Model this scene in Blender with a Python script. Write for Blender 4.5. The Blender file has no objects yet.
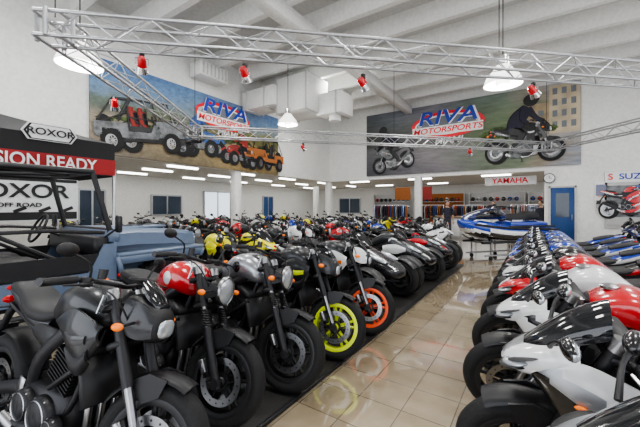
import bpy, math, random
from mathutils import Matrix, Vector, Euler
random.seed(7)
rad=math.radians
# ------------------------------------------------------------ materials
def mat(name,col,rough=.5,metal=0,emis=0,coat=0,var=.06,scale=12,alpha=1,bump=0,spec=.5):
    m=bpy.data.materials.new(name); m.use_nodes=True
    nt=m.node_tree; b=nt.nodes['Principled BSDF']
    n=nt.nodes.new('ShaderNodeTexNoise'); n.inputs['Scale'].default_value=scale
    tc=nt.nodes.new('ShaderNodeTexCoord'); nt.links.new(tc.outputs['Object'],n.inputs['Vector'])
    r=nt.nodes.new('ShaderNodeValToRGB')
    r.color_ramp.elements[0].position=.3; r.color_ramp.elements[1].position=.7
    r.color_ramp.elements[0].color=tuple(max(0,c*(1-var)) for c in col)+(1,)
    r.color_ramp.elements[1].color=tuple(min(1,c*(1+var)) for c in col)+(1,)
    nt.links.new(n.outputs['Fac'],r.inputs['Fac']); nt.links.new(r.outputs['Color'],b.inputs['Base Color'])
    b.inputs['Roughness'].default_value=rough; b.inputs['Metallic'].default_value=metal
    b.inputs['Specular IOR Level'].default_value=spec
    if coat: b.inputs['Coat Weight'].default_value=coat; b.inputs['Coat Roughness'].default_value=.05
    if emis:
        nt.links.new(r.outputs['Color'],b.inputs['Emission Color']); b.inputs['Emission Strength'].default_value=emis
    if bump:
        bp=nt.nodes.new('ShaderNodeBump'); bp.inputs['Strength'].default_value=bump; bp.inputs['Distance'].default_value=.01
        nt.links.new(n.outputs['Fac'],bp.inputs['Height']); nt.links.new(bp.outputs['Normal'],b.inputs['Normal'])
    return m
M={}
def dm(k,*a,**kw): M[k]=mat(k,*a,**kw)
dm('white_wall',(.76,.765,.75),.8); dm('ceil',(.60,.605,.60),.85); dm('ceil_beam',(.80,.805,.79),.8); dm('ceil_low',(.62,.62,.60),.85)  # ceiling slab made darker than the beams to paint in the shade between them
dm('paint_black',(.012,.012,.014),.22,coat=.6); dm('paint_dkgrey',(.035,.037,.04),.35,.4,coat=.4)
dm('paint_red',(.60,.012,.02),.25,coat=1); dm('paint_white',(.76,.77,.78),.25,coat=1)
dm('paint_silver',(.42,.44,.47),.3,.7,coat=.6); dm('paint_blue',(.012,.05,.36),.25,coat=1)
dm('paint_yellow2',(.86,.80,.01),.3,coat=.6)
dm('neon',(.78,.95,.02),.35); dm('orange_rim',(.95,.10,.02),.35); dm('paint_navy',(.02,.03,.12),.25,coat=1)
dm('paint_orange',(.9,.2,.02),.3,coat=.6); dm('slate',(.15,.20,.29),.38,coat=.4)
dm('tyre',(.014,.014,.015),.75,bump=.3,scale=60); dm('plastic',(.016,.016,.018),.45)
dm('metal',(.42,.42,.43),.3,1); dm('chrome',(.8,.8,.82),.12,1); dm('engine',(.035,.035,.038),.42,.5)
dm('alu',(.50,.51,.53),.38,.8); dm('steel',(.36,.36,.37),.28,1)
dm('seat',(.02,.02,.022),.6,bump=.2,scale=90); dm('lens',(.6,.64,.68),.06,.5,coat=1)
dm('amber',(.95,.22,.02),.25,emis=.1); dm('redlamp',(.6,.01,.01),.2); dm('smoke',(.012,.013,.016),.08,coat=.6)
dm('rubber_mat',(.028,.027,.026),.5,bump=.3,scale=80); dm('lamp_on',(1,.98,.93),.4,emis=3)
dm('lamp_dome',(.95,.95,.92),.4,emis=.9); dm('strip_on',(1,1,.98),.4,emis=4)
dm('skin',(.55,.33,.23),.6); dm('hair',(.03,.02,.015),.7); dm('shirt',(.03,.03,.05),.8); dm('pants',(.06,.06,.08),.8)
dm('wood',(.30,.2,.12),.5); dm('cabinet',(.5,.5,.5),.5); dm('doorblue',(.02,.07,.22),.5); dm('glass_dark',(.05,.07,.1),.08)
dm('fabric_black',(.02,.02,.022),.8,bump=.2); dm('fabric_red',(.34,.02,.022),.7); dm('txt_white',(.85,.85,.85),.6)
dm('txt_red',(.8,.015,.03),.5); dm('txt_blue',(.015,.05,.42),.5); dm('txt_black',(.01,.01,.01),.5)
dm('cloth_a',(.28,.04,.035),.9); dm('cloth_b',(.05,.1,.3),.9); dm('cloth_c',(.45,.45,.45),.9); dm('cloth_d',(.36,.13,.04),.9)
dm('sign_white',(.78,.79,.79),.5); dm('windowlite',(.75,.85,.95),.2,emis=.7)
dm('pr_tan',(.35,.27,.17),.7,var=.3,scale=3); dm('pr_build',(.5,.42,.3),.7,var=.2,scale=2); dm('pr_green',(.05,.08,.02),.7,var=.8,scale=9)
dm('pr_win',(.16,.18,.2),.6); dm('pr_grey',(.16,.17,.18),.6,var=.5,scale=6); dm('pr_blue',(.04,.12,.35),.6,var=.3,scale=6)
# ------------------------------------------------------------ mesh builder
def crom(P,sub):
    if sub<=1 or len(P)<3: return [tuple(p) for p in P]
    out=[]; n=len(P)
    for i in range(n-1):
        p0=P[max(i-1,0)];p1=P[i];p2=P[i+1];p3=P[min(i+2,n-1)]
        for k in range(sub):
            t=k/sub
            out.append(tuple(.5*(2*b+(c-a)*t+(2*a-5*b+4*c-d)*t*t+(3*b-a-3*c+d)*t**3) for a,b,c,d in zip(p0,p1,p2,p3)))
    out.append(tuple(P[-1])); return out
class MB:
    def __init__(s,mats=()):
        s.v=[];s.f=[];s.mi=[];s.sm=[];s.mats=list(mats);s.T=Matrix()
    def m(s,k):
        if k not in s.mats: s.mats.append(k)
        return s.mats.index(k)
    def add(s,vs,fs,mk,smooth=True,fn=None):
        o=len(s.v)
        for f in fs:
            k=mk
            if fn:
                c=[sum(vs[i][a] for i in f)/len(f) for a in range(3)]
                k=fn(*c) or mk
            s.f.append(tuple(i+o for i in f)); s.mi.append(s.m(k)); s.sm.append(smooth)
        T=s.T
        s.v.extend([tuple(T@Vector(v)) for v in vs])
    def rings(s,R,mk,caps=True,closed=True,smooth=True,fn=None):
        n=len(R[0]); vs=[p for r in R for p in r]; fs=[]
        for i in range(len(R)-1):
            for j in range(n if closed else n-1):
                k=(j+1)%n
                fs.append((i*n+j,i*n+k,(i+1)*n+k,(i+1)*n+j))
        if caps and closed:
            fs.append(tuple(range(n))[::-1]); fs.append(tuple((len(R)-1)*n+j for j in range(n)))
        s.add(vs,fs,mk,smooth,fn)
    def box(s,c,d,mk,bev=0,rot=None):
        x,y,z=d[0]/2,d[1]/2,d[2]/2
        if bev<=0:
            vs=[(a*x,b*y,e*z) for e in(-1,1) for a,b in((-1,-1),(1,-1),(1,1),(-1,1))]
            R=[vs[:4],vs[4:]]
        else:
            b=min(bev,x*.95,y*.95,z*.95)
            def ring(h,i):
                X,Y=x-i,y-i
                return [(X-b,-Y,h),(X,-Y+b,h),(X,Y-b,h),(X-b,Y,h),(-X+b,Y,h),(-X,Y-b,h),(-X,-Y+b,h),(-X+b,-Y,h)]
            bb=b*.6
            R=[ring(-z,bb),ring(-z+bb,0),ring(z-bb,0),ring(z,bb)]
        T=Matrix.Translation(c)
        if rot: T=T@Euler([rad(a) for a in rot]).to_matrix().to_4x4()
        R=[[tuple(T@Vector(p)) for p in r] for r in R]
        s.rings(R,mk,smooth=False)
    def tube(s,P,r,mk,seg=8,sub=1,caps=True,flat=1):
        rr=r if isinstance(r,(list,tuple)) else [r]*len(P)
        Q=crom([tuple(p)+(q,) for p,q in zip(P,rr)],sub)
        pts=[Vector(q[:3]) for q in Q]; R=[]
        N=None
        for i,p in enumerate(pts):
            t=(pts[min(i+1,len(pts)-1)]-pts[max(i-1,0)]).normalized()
            if N is None:
                a=Vector((0,1,0)) if abs(t.y)<.8 else Vector((0,0,1))
                N=(a-t*a.dot(t)).normalized()
            else: N=(N-t*N.dot(t)).normalized()
            B=t.cross(N)
            R.append([tuple(p+(N*math.cos(2*math.pi*k/seg)*flat+B*math.sin(2*math.pi*k/seg))*Q[i][3]) for k in range(seg)])
        s.rings(R,mk,caps=caps)
    def lathe(s,prof,c,ax,mk,seg=24,a0=0,a1=360,fn=None):
        full=abs(a1-a0)>=360; n=seg if full else seg+1; R=[]
        for k in range(n):
            t=rad(a0+(a1-a0)*k/seg); ring=[]
            for r,a in prof:
                u,w=r*math.cos(t),r*math.sin(t)
                p={'x':(a,u,w),'y':(u,a,w),'z':(u,w,a)}[ax]
                ring.append((p[0]+c[0],p[1]+c[1],p[2]+c[2]))
            R.append(ring)
        if full: R.append(R[0])
        s.rings(R,mk,caps=False,closed=False,fn=fn)
    def ell(s,c,r,mk,seg=14,rg=8,fn=None,rot=None):
        T=Matrix.Translation(c)
        if rot: T=T@Euler([rad(a) for a in rot]).to_matrix().to_4x4()
        R=[]
        for i in range(rg+1):
            p=math.pi*i/rg; q=max(math.sin(p),.002)
            R.append([tuple(T@Vector((r[0]*q*math.cos(2*math.pi*k/seg),r[1]*q*math.sin(2*math.pi*k/seg),r[2]*math.cos(p)))) for k in range(seg)])
        s.rings(R,mk,fn=fn)
    def lx(s,st,mk,n=16,sub=4,p=2.5,yc=0,fn=None,arc=None):
        st=[tuple(q)+((p,) if len(q)<5 else ()) for q in st]
        R=[]
        for x,zc,hw,hh,pp in crom(st,sub):
            hw=max(hw,.002);hh=max(hh,.002); ring=[]
            for k in range(n+(1 if arc else 0)):
                t=2*math.pi*(k+.5)/n if not arc else rad(arc[0]+(arc[1]-arc[0])*k/n)
                c,e=math.cos(t),math.sin(t)
                ring.append((x,yc+hw*math.copysign(abs(c)**(2/pp),c),zc+hh*math.copysign(abs(e)**(2/pp),e)))
            R.append(ring)
        s.rings(R,mk,fn=fn,caps=not arc,closed=not arc)
    def side(s,st,sg,mk,fn=None,nv=8,bul=.15,tap=0,sub=5):
        R=[]
        for x,zt,zb,y in crom(st,sub):
            ring=[]
            for k in range(nv+1):
                v=k/nv; ring.append((x,sg*y*(1-bul*(2*v-1)**2-tap*v),zt+(zb-zt)*v))
            ring+= [(q[0],q[1]-sg*.012,q[2]) for q in ring[::-1]]
            R.append(ring)
        s.rings(R,mk,fn=fn)
    def panel(s,pts,y,th,mk):
        a=[(x,y-th/2,z) for x,z in pts]; b=[(x,y+th/2,z) for x,z in pts]
        s.rings([a,b],mk,smooth=False)
    def mesh(s,name):
        me=bpy.data.meshes.new(name); me.from_pydata(s.v,[],s.f)
        for k in s.mats: me.materials.append(M[k])
        me.polygons.foreach_set('material_index',s.mi); me.polygons.foreach_set('use_smooth',s.sm)
        me.update()
        import bmesh
        bm=bmesh.new(); bm.from_mesh(me); bmesh.ops.recalc_face_normals(bm,faces=bm.faces); bm.to_mesh(me); bm.free()
        try: me.set_sharp_from_angle(angle=rad(48))
        except Exception: pass
        return me
    def obj(s,name,loc=(0,0,0),rotz=0,parent=None):
        o=bpy.data.objects.new(name,s.mesh(name)); bpy.context.collection.objects.link(o)
        o.location=loc; o.rotation_euler=(0,0,rad(rotz))
        if parent: o.parent=parent
        return o
def inst(name,me,loc,rotz=0,lean=0,ov=None,scale=None):
    o=bpy.data.objects.new(name,me); bpy.context.collection.objects.link(o)
    o.location=loc; o.rotation_euler=(rad(lean),0,rad(rotz))
    if scale: o.scale=scale
    if ov:
        for i,sl in enumerate(o.material_slots):
            k=me.materials[i].name
            if k in ov: sl.link='OBJECT'; sl.material=M[ov[k]]
    return o
def text(body,loc,size,mk,facing,parent=None,ext=.004,name='lettering',sx=1,shear=0):
    cu=bpy.data.curves.new(name,'FONT'); cu.body=body; cu.size=size; cu.extrude=ext; cu.align_x='CENTER'; cu.align_y='CENTER'; cu.shear=shear
    cu.offset=size*.015
    cu.materials.append(M[mk]); o=bpy.data.objects.new(name,cu); bpy.context.collection.objects.link(o)
    o.location=loc; o.rotation_euler=(rad(90),0,rad(90 if facing=='+X' else 0)); o.scale=(sx,1,1)
    if parent:
        o.parent=parent; o.matrix_parent_inverse=Matrix.Translation(parent.location).inverted()
    return o
for k,c in (('A',(.5,.5,.5)),('B',(.02,.02,.02)),('C',(.6,.6,.6)),('RIM',(.02,.02,.02)),('FORK',(.1,.1,.1)),('TANK',(.5,.5,.5))): dm(k,c,.3,coat=.5)
SL=['A','B','C','RIM','FORK','TANK','tyre','plastic','metal','engine','steel','seat','lens','smoke','amber','redlamp']
# ------------------------------------------------------------ wheel
def wheel(b,c,R,w,disc=(1,-1),rr=.215,spokes=5,rim='RIM',seg=40,pair=True,knob=False):
    cx,cy,cz=c
    b.lathe([(rr,cy-w*.72),(rr+.03,cy-w*.97),(R-.035,cy-w*.95),(R-.015,cy-w*.72),(R-.003,cy-w*.35),(R,cy),(R-.003,cy+w*.35),(R-.015,cy+w*.72),(R-.035,cy+w*.95),(rr+.03,cy+w*.97),(rr,cy+w*.72)],(cx,0,cz),'y','tyre',seg)
    b.lathe([(rr+.01,cy-w*.80),(rr-.004,cy-w*.86),(rr-.026,cy-w*.74),(rr-.03,cy-w*.2),(rr-.03,cy+w*.2),(rr-.026,cy+w*.74),(rr-.004,cy+w*.86),(rr+.01,cy+w*.80)],(cx,0,cz),'y',rim,seg)
    hw=min(w*.9,.07)
    b.lathe([(.012,cy-hw-.02),(.032,cy-hw),(.045,cy-hw*.6),(.038,cy),(.045,cy+hw*.6),(.032,cy+hw),(.012,cy+hw+.02)],(cx,0,cz),'y',rim,16)
    for i in range(spokes):
        a=2*math.pi*i/spokes+.3
        for da in ((-.16,.16) if pair else (0,)):
            p0=(cx+.035*math.cos(a+da*.6),cy,cz+.035*math.sin(a+da*.6))
            p1=(cx+(rr-.02)*math.cos(a+da),cy,cz+(rr-.02)*math.sin(a+da))
            b.tube([p0,p1],[.018,.013],rim,6)
    for d in disc:
        y=cy+d*(hw*.85+.005)
        b.lathe([(.108,y-.003),(.152,y-.003),(.152,y+.003),(.108,y+.003),(.108,y-.003)],(cx,0,cz),'y','steel',32)
        b.lathe([(.04,y-.004),(.06,y-.004),(.06,y+.004),(.04,y+.004)],(cx,0,cz),'y','engine',16)
        for i in range(6):
            a=i*math.pi/3
            b.tube([(cx+.05*math.cos(a),y,cz+.05*math.sin(a)),(cx+.11*math.cos(a+.2),y,cz+.11*math.sin(a+.2))],.006,'engine',5)
        for i in range(16):
            a=i*math.pi/8; b.lathe([(.001,y+d*.0045),(.006,y+d*.0045)],(cx+.13*math.cos(a),0,cz+.13*math.sin(a)),'y','plastic',6)
    if knob:
        for i in range(28):
            a=2*math.pi*i/28
            for q in (-.6,.0,.6):
                aa=a+(.1 if q==0 else 0)
                b.box((cx+(R+.004)*math.cos(aa),cy+q*w,cz+(R+.004)*math.sin(aa)),(.03,w*.42,.022),'tyre',0,rot=(0,-math.degrees(aa)+90,0))
# ------------------------------------------------------------ motorcycles
RAKE=rad(24.5); AX=Vector((-math.sin(RAKE),0,math.cos(RAKE)))
def moto(kind,steer):
    b=MB(SL); sport=kind in('sport','sport2'); retro=kind=='retro'
    P=Vector((-.364,0,1.0)); TS=Matrix.Translation(P)@Matrix.Rotation(rad(steer),4,AX)@Matrix.Translation(-P)
    b.T=TS
    wheel(b,(0,0,.3),.3,.06)
    for s in(1,-1):
        y=.105*s; ax=Vector((0,y,.3)); f=lambda t,dx=0:tuple(ax+AX*t+Vector((dx,0,0)))
        if sport or kind=='mt':
            b.tube([f(-.03),f(.33)],.021,'steel',12); b.tube([f(.30),f(.76)],.028,'FORK',12); b.tube([f(-.05),f(.04)],.03,'plastic',10)
        else:
            b.tube([f(-.03),f(.36)],.030,'FORK',12); b.tube([f(.36),f(.60)],.021,'steel',12); b.tube([f(.5),f(.76)],.027,'plastic',12)
            for q in range(7): b.lathe([(.024,0),(.031,.008),(.024,.016)],f(.37+q*.017),'z','plastic',12)
        b.lathe([(.001,y-.03),(.03,y-.03),(.034,y),(.03,y+.03),(.001,y+.03)],(0,0,.3),'y','plastic',14)
        b.tube([f(.735),f(.79)],.033,'metal',12)
        b.box(tuple(Vector((-.105,s*.092,.375))),(.055,.04,.12),'engine',.012,rot=(0,-30,0))
        b.box((-.118,s*.115,.385),(.04,.02,.09),'metal',.008,rot=(0,-30,0))
        b.tube([(-.09,s*.09,.44),(-.17,s*.1,.6),(-.22,s*.06,.8),(-.3,s*.04,.95)],.005,'plastic',5,sub=4)
        b.panel([(-.06,.5),(.03,.54),(.06,.62),(-.04,.64),(-.13,.6)],s*.078,.012,'plastic')
    b.lathe([(.308,-.072),(.322,-.065),(.334,-.035),(.338,0),(.334,.035),(.322,.065),(.308,.072),(.325,.03),(.331,0),(.325,-.03),(.308,-.072)],(0,0,.3),'y','plastic',20,60,145)
    for t in(.5,.69):
        c=Vector((0,0,.3))+AX*t+Vector((-.03,0,0)); b.box(tuple(c),(.085,.27,.035),'engine',.012,rot=(0,-24,0))
    if not sport:
        w=.40; hz=1.075 if retro else 1.05
        b.tube([(-.43,-w,hz-.01),(-.41,-.27,hz+.01),(-.35,-.12,hz),(-.335,0,hz-.015),(-.35,.12,hz),(-.41,.27,hz+.01),(-.43,w,hz-.01)],.0125,'plastic',8,sub=4)
        for s in(1,-1):
            b.tube([(-.405,s*.27,hz+.01),(-.432,s*.41,hz-.01)],.019,'seat',10)
            b.lathe([(.001,.0),(.02,0),(.02,.02),(.001,.02)],(-.433,s*.42-.01,hz-.01),'y','engine',10)
            b.box((-.385,s*.23,hz),(.05,.055,.05),'plastic',.012)
            b.tube([(-.36,s*.22,hz),(-.325,s*.28,hz-.005),(-.34,s*.4,hz-.015)],[.008,.007,.005],'engine',6,sub=3)
            b.tube([(-.38,s*.22,hz+.02),(-.37,s*.25,hz+.09),(-.4,s*.33,hz+.13)],.006,'plastic',6,sub=3)
            b.ell((-.405,s*.36,hz+.145),(.022,.06,.034),'plastic',12,8,fn=(lambda x,y,z:'lens' if x<-.418 else None))
            b.tube([(-.38,s*.22,hz-.01),(-.25,s*.2,hz-.05),(-.2,s*.1,hz-.2),(-.3,s*.05,hz-.35)],.005,'plastic',5,sub=4)
            b.tube([(-.16,s*.12,.87),(-.17,s*.2,.86)],.008,'plastic',6)
            b.ell((-.165,s*.225,.86),(.03,.022,.02),'amber',10,6)
        b.lathe([(.001,0),(.02,0),(.022,.05),(.001,.05)],(-.34,-.19,hz+.02),'z','plastic',12)
        b.lathe([(.001,-.02),(.045,-.02),(.055,.0),(.05,.012),(.001,.008)],(-.27,0,1.08),'z','plastic',18)
        b.tube([(-.37,-.16,hz),(-.33,-.165,hz-.05)],.002,'seat',4); b.box((-.325,-.165,hz-.10),(.004,.06,.09),'lens',rot=(0,8,25))
    if retro:
        prof=[(.0,-.13),(.05,-.12),(.08,-.07),(.094,-.01),(.1,0),(.1,.015),(.09,.02)]
        b.lathe(prof,(-.13,0,.875),'x','plastic',28)
        b.lathe([(.104,-.005),(.106,.012),(.098,.024),(.088,.02)],(-.13,0,.875),'x','steel',28)
        b.lathe([(.09,.018),(.06,.032),(.001,.038)],(-.13,0,.875),'x','lens',24)
        for s in(1,-1): b.panel([(-.28,.78),(-.12,.84),(-.12,.9),(-.3,.96)],s*.108,.008,'plastic')
    elif not sport:
        b.lx([(-.04,.84,.03,.03),(-.06,.85,.085,.075),(-.12,.87,.11,.10),(-.2,.91,.1,.1),(-.27,.95,.06,.05)],'plastic',18,4,3)
        b.lx([(-.03,.835,.02,.02),(-.04,.84,.062,.045),(-.07,.845,.075,.055)],'lens',14,3,3)
        for s in(1,-1): b.side([(-.07,.9,.8,.095),(-.14,.965,.79,.12),(-.24,.98,.82,.118)],s,'A',bul=.1)
        b.lx([(-.08,.94,.05,.02),(-.14,1.0,.085,.03),(-.2,1.06,.07,.02)],'smoke',12,3,2.5)
    else:
        for s in(1,-1):
            b.tube([(-.33,s*.105,.95),(-.36,s*.2,.94),(-.42,s*.34,.905)],.0125,'plastic',8)
            b.tube([(-.37,s*.22,.935),(-.425,s*.35,.90)],.019,'seat',10)
            b.tube([(-.32,s*.2,.94),(-.36,s*.34,.905)],.007,'metal',6); b.box((-.36,s*.19,.945),(.045,.05,.045),'plastic',.01)
            b.tube([(-.33,s*.105,.9),(-.35,s*.105,1.0)],.03,'metal',12)
        b.box((-.34,0,.985),(.1,.25,.025),'engine',.01); b.lathe([(.001,0),(.022,0),(.025,.045),(.001,.045)],(-.31,-.15,.96),'z','plastic',12)
        b.box((-.25,0,1.0),(.02,.15,.09),'plastic',.01,rot=(0,-35,0)); b.box((-.262,0,1.004),(.004,.12,.065),'smoke',rot=(0,-35,0))
    b.T=Matrix()
    wheel(b,(-1.4,0,.31),.31,.088,disc=(-1,))
    b.lathe([(.05,.1),(.11,.1),(.11,.106),(.05,.106)],(-1.4,0,.31),'y','steel',24)
    for s in(1,-1):
        b.tube([(-.87,s*.11,.40),(-1.05,s*.125,.385),(-1.3,s*.125,.32),(-1.44,s*.125,.31)],[.045,.042,.034,.03],'engine',8,flat=.55)
        b.tube([(-.36,s*.04,.93),(-.5,s*.13,.83),(-.7,s*.17,.66),(-.86,s*.13,.45),(-.85,s*.12,.34)],[.035,.04,.042,.045,.035],'engine',8,sub=3,flat=.6)
        b.tube([(-.78,s*.1,.66),(-1.0,s*.09,.72),(-1.4,s*.07,.82)],.014,'engine',6)
        b.tube([(-.38,s*.03,.86),(-.42,s*.1,.6),(-.48,s*.13,.4),(-.7,s*.14,.25)],.016,'engine',8,sub=3)
        b.tube([(-.9,s*.13,.40),(-.95,s*.17,.37)],.016,'metal',6); b.tube([(-.93,s*.16,.36),(-.93,s*.27,.36)],.012,'seat',8)
        b.box((-.93,s*.155,.42),(.06,.008,.12),'metal',.003,rot=(0,15,0))
    b.tube([(-.85,.13,.43),(-1.4,.115,.42)],.009,'engine',5); b.tube([(-.85,.13,.34),(-1.4,.115,.2)],.009,'engine',5)
    b.tube([(-.95,0,.36),(-.82,0,.66)],.02,'steel',8)
    sp=[( -.94+.11*t,.032*math.cos(t*40),.39+.23*t+.032*math.sin(t*40)*.3) for t in [i/60 for i in range(61)]]
    b.tube(sp,.006,'C',5)
    b.lathe([(.322,-.08),(.335,-.05),(.338,0),(.335,.05),(.322,.08)],(-1.4,0,.31),'y','plastic',10,30,100)
    b.box((-.69,0,.37),(.44,.33,.25),'engine',.05)
    b.box((-.66,0,.24),(.3,.2,.1),'engine',.04)
    for s in(1,-1):
        for x,z,r in((-.62,.36,.1),(-.80,.37,.085),(-.50,.33,.055)):
            y0=s*.165; pr=[(r,y0),(r,y0+s*.03),(r*.85,y0+s*.048),(r*.3,y0+s*.055),(.001,y0+s*.052)]
            b.lathe(pr,(x,0,z),'y','engine',20)
            b.lathe([(r*.86,y0+s*.049),(r*.82,y0+s*.052),(r*.78,y0+s*.049)],(x,0,z),'y','metal',20)
            for i in range(6):
                a=i*math.pi/3
                b.ell((x+r*.92*math.cos(a),y0+s*.032,z+r*.92*math.sin(a)),(.007,.006,.007),'metal',6,4)
    b.T=Matrix.Translation((-.58,0,.5))@Matrix.Rotation(rad(25),4,'Y')
    b.box((0,0,.11),(.17,.28,.24),'engine',.02)
    for i in range(9): b.box((0,0,.02+i*.021),(.205,.32,.007),'metal' if retro else 'engine')
    b.box((0,0,.25),(.19,.31,.07),'engine',.025)
    b.T=Matrix()
    b.box((-.37,0,.56),(.035,.31,.24),'plastic',.01,rot=(0,-18,0))
    for i in range(11): b.box((-.35-.007*i+.012,0,.46+i*.02),(.008,.27,.006),'engine')
    b.tube([(-.38,-.13,.66),(-.45,-.17,.6),(-.6,-.17,.5)],.015,'plastic',8,sub=3)
    for y in(-.1,-.035,.035,.1):
        b.tube([(-.47,y,.6),(-.38,y,.53),(-.36,y,.4),(-.42,y*.8,.22),(-.6,y*.4-.02,.16),(-.76,-.05,.17)],.019,'metal',8,sub=4)
    if sport:
        b.tube([(-.76,-.05,.17),(-.95,-.13,.25),(-1.05,-.16,.35)],.028,'metal',8,sub=3)
        b.tube([(-1.0,-.17,.32),(-1.08,-.185,.4),(-1.38,-.19,.56),(-1.42,-.19,.58)],[.035,.058,.06,.045],'engine',12,flat=.9)
    elif retro:
        b.tube([(-.76,-.05,.17),(-.88,-.12,.22)],.03,'metal',8)
        b.tube([(-.86,-.13,.22),(-.94,-.15,.25),(-1.3,-.18,.34),(-1.36,-.185,.36)],[.035,.058,.06,.04],'engine',12)
        b.tube([(-1.36,-.185,.36),(-1.365,-.185,.361)],.03,'steel',10)
    else:
        b.box((-.85,-.06,.2),(.28,.22,.13),'engine',.04); b.tube([(-.94,-.15,.2),(-1.05,-.17,.25)],[.035,.03],'metal',10)
    b.tube([(-.83,.14,.28),(-.86,.24,.045)],.012,'plastic',6); b.box((-.865,.25,.035),(.06,.04,.012),'plastic')
    if not sport:
        tk=lambda x,y,z:('B' if (abs(y)<.03 and z>.9) else None) if retro else ('plastic' if z<.86-.12*(x+.5) or (abs(y)<.05 and x>-.5) else None)
        b.lx([(-.32,.87,.03,.03),(-.37,.89,.11,.085),(-.46,.92,.155,.115),(-.58,.925,.165,.125),(-.7,.895,.14,.115),(-.8,.86,.1,.085),(-.88,.83,.07,.05)],'TANK',22,5,2.6,fn=tk)
    else:
        b.lx([(-.36,.88,.05,.03),(-.41,.90,.12,.07),(-.5,.925,.155,.10),(-.6,.93,.165,.115),(-.7,.90,.145,.11),(-.78,.86,.1,.085),(-.87,.82,.08,.05)],'TANK',22,5,2.8,fn=lambda x,y,z:'plastic' if (z<.86-.1*(x+.5)) or x>-.42 else None)
    b.lathe([(.045,0),(.045,.012),(.03,.018),(.001,.018)],(-.52,0,1.035),'z','metal',16)
    if not sport:
        if retro:
            b.lx([(-.78,.86,.06,.02),(-.86,.84,.12,.04),(-1.0,.83,.135,.045),(-1.25,.85,.13,.045),(-1.4,.86,.11,.04),(-1.45,.86,.06,.02)],'seat',18,4,3)
            b.lx([(-1.0,.78,.09,.03),(-1.3,.8,.1,.035),(-1.5,.83,.07,.03),(-1.56,.85,.04,.015)],'plastic',14,3)
            for s in(1,-1):
                b.side([(-.72,.78,.64,.13),(-.82,.79,.6,.145),(-.95,.78,.66,.125)],s,'plastic')
                b.lathe([(.001,s*.155),(.03,s*.155),(.03,s*.15)],(-.86,0,.7),'y','metal',16)
                b.lathe([(.001,s*.167),(.045,s*.165),(.05,s*.16)],(-.55,0,.93),'y','B',18)
        else:
            b.lx([(-.8,.84,.06,.02),(-.88,.81,.11,.04),(-1.0,.81,.13,.045),(-1.12,.83,.12,.045),(-1.25,.9,.1,.04),(-1.42,.93,.08,.03),(-1.48,.93,.04,.015)],'seat',18,4,3)
            b.lx([(-.85,.76,.1,.05),(-1.05,.77,.115,.05),(-1.25,.83,.09,.05),(-1.45,.89,.06,.035),(-1.55,.92,.03,.015)],'A',14,4)
            for s in(1,-1):
                b.side([(-.25,.86,.78,.175),(-.33,.90,.68,.20),(-.44,.93,.70,.205),(-.55,.90,.78,.19),(-.63,.86,.82,.17)],s,'A',bul=.12)
                b.side([(-.29,.77,.68,.195),(-.34,.73,.62,.2),(-.42,.71,.62,.195),(-.5,.74,.70,.18)],s,'plastic',bul=.1)
                b.side([(-.30,.82,.78,.203),(-.4,.81,.76,.213),(-.47,.82,.79,.205)],s,'C',bul=.02)
                b.side([(-.70,.76,.70,.12),(-.8,.77,.64,.135),(-.97,.77,.68,.12)],s,'plastic')
                b.side([(-.40,.32,.25,.12),(-.5,.28,.17,.14),(-.66,.26,.18,.13)],s,'B')
            b.ell((-1.56,0,.9),(.02,.05,.02),'redlamp',10,6)
        b.tube([(-1.45,0,.84),(-1.58,0,.72),(-1.66,0,.6)],[.03,.025,.02],'plastic',8)
        b.box((-1.69,0,.57),(.01,.2,.12),'plastic',rot=(0,20,0)); b.ell((-1.57,0,.82),(.03,.06,.03),'redlamp',10,6)
        for s in(1,-1):
            b.tube([(-1.5,s*.03,.78),(-1.55,s*.13,.78)],.007,'plastic',5); b.ell((-1.56,s*.16,.78),(.035,.025,.02),'amber',10,6)
    else:
        two=kind=='sport2'
        def fn(x,y,z):
            q=z-(.66+.55*(x+.45))
            if two: return 'C' if -.05<q<.03 else ('B' if q<-.05 else None)
            return 'C' if abs(q)<.02 else None
        def fl(x,y,z):
            q=z-(.33+.35*(x+.6))
            return ('C' if abs(q)<.018 else ('B' if two and q>0 else None))
        for s in(1,-1):
            b.side([(-.05,.83,.77,.125),(-.12,.875,.69,.165),(-.24,.90,.56,.205),(-.38,.86,.48,.225),(-.5,.81,.50,.222),(-.62,.76,.57,.205),(-.74,.71,.64,.18),(-.80,.69,.67,.165)],s,'A',fn=fn)
            b.side([(-.26,.53,.42,.185),(-.36,.465,.27,.205),(-.5,.45,.19,.205),(-.66,.42,.16,.19),(-.82,.34,.16,.15),(-.96,.25,.18,.09)],s,'A',fn=fl,tap=.3,bul=.1)
            b.side([(-.3,.56,.40,.17),(-.45,.56,.40,.185),(-.6,.6,.38,.18),(-.72,.62,.36,.15)],s,'plastic',bul=.05)
            for q in range(3): b.box((-.36-.05*q,s*.225,.66-.02*q),(.012,.012,.1),'plastic',rot=(0,35,0))
            b.box((-.55,s*.212,.68),(.16,.006,.022),'B' if not two else 'A',rot=(0,-28,0))
            b.side([(-.42,.92,.88,.14),(-.55,.86,.82,.165),(-.7,.8,.74,.17),(-.82,.76,.7,.14)],s,'plastic',bul=.05)
            b.ell((.005,s*.08,.805),(.075,.05,.02),'lens',14,8,rot=(s*-12,20,s*-32))
            b.ell((.015,s*.078,.785),(.07,.055,.012),'plastic',12,6,rot=(0,12,s*-32)); b.ell((-.02,s*.1,.832),(.08,.045,.008),'plastic',12,6,rot=(0,25,s*-32))
            b.tube([(-.12,s*.13,.93),(-.14,s*.22,1.0),(-.17,s*.28,1.02)],[.011,.008,.011],'plastic',7,sub=3)
            b.ell((-.18,s*.32,1.03),(.03,.07,.034),'B',14,8,fn=(lambda x,y,z:'lens' if x<-.193 else None),rot=(0,0,s*12))
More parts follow.
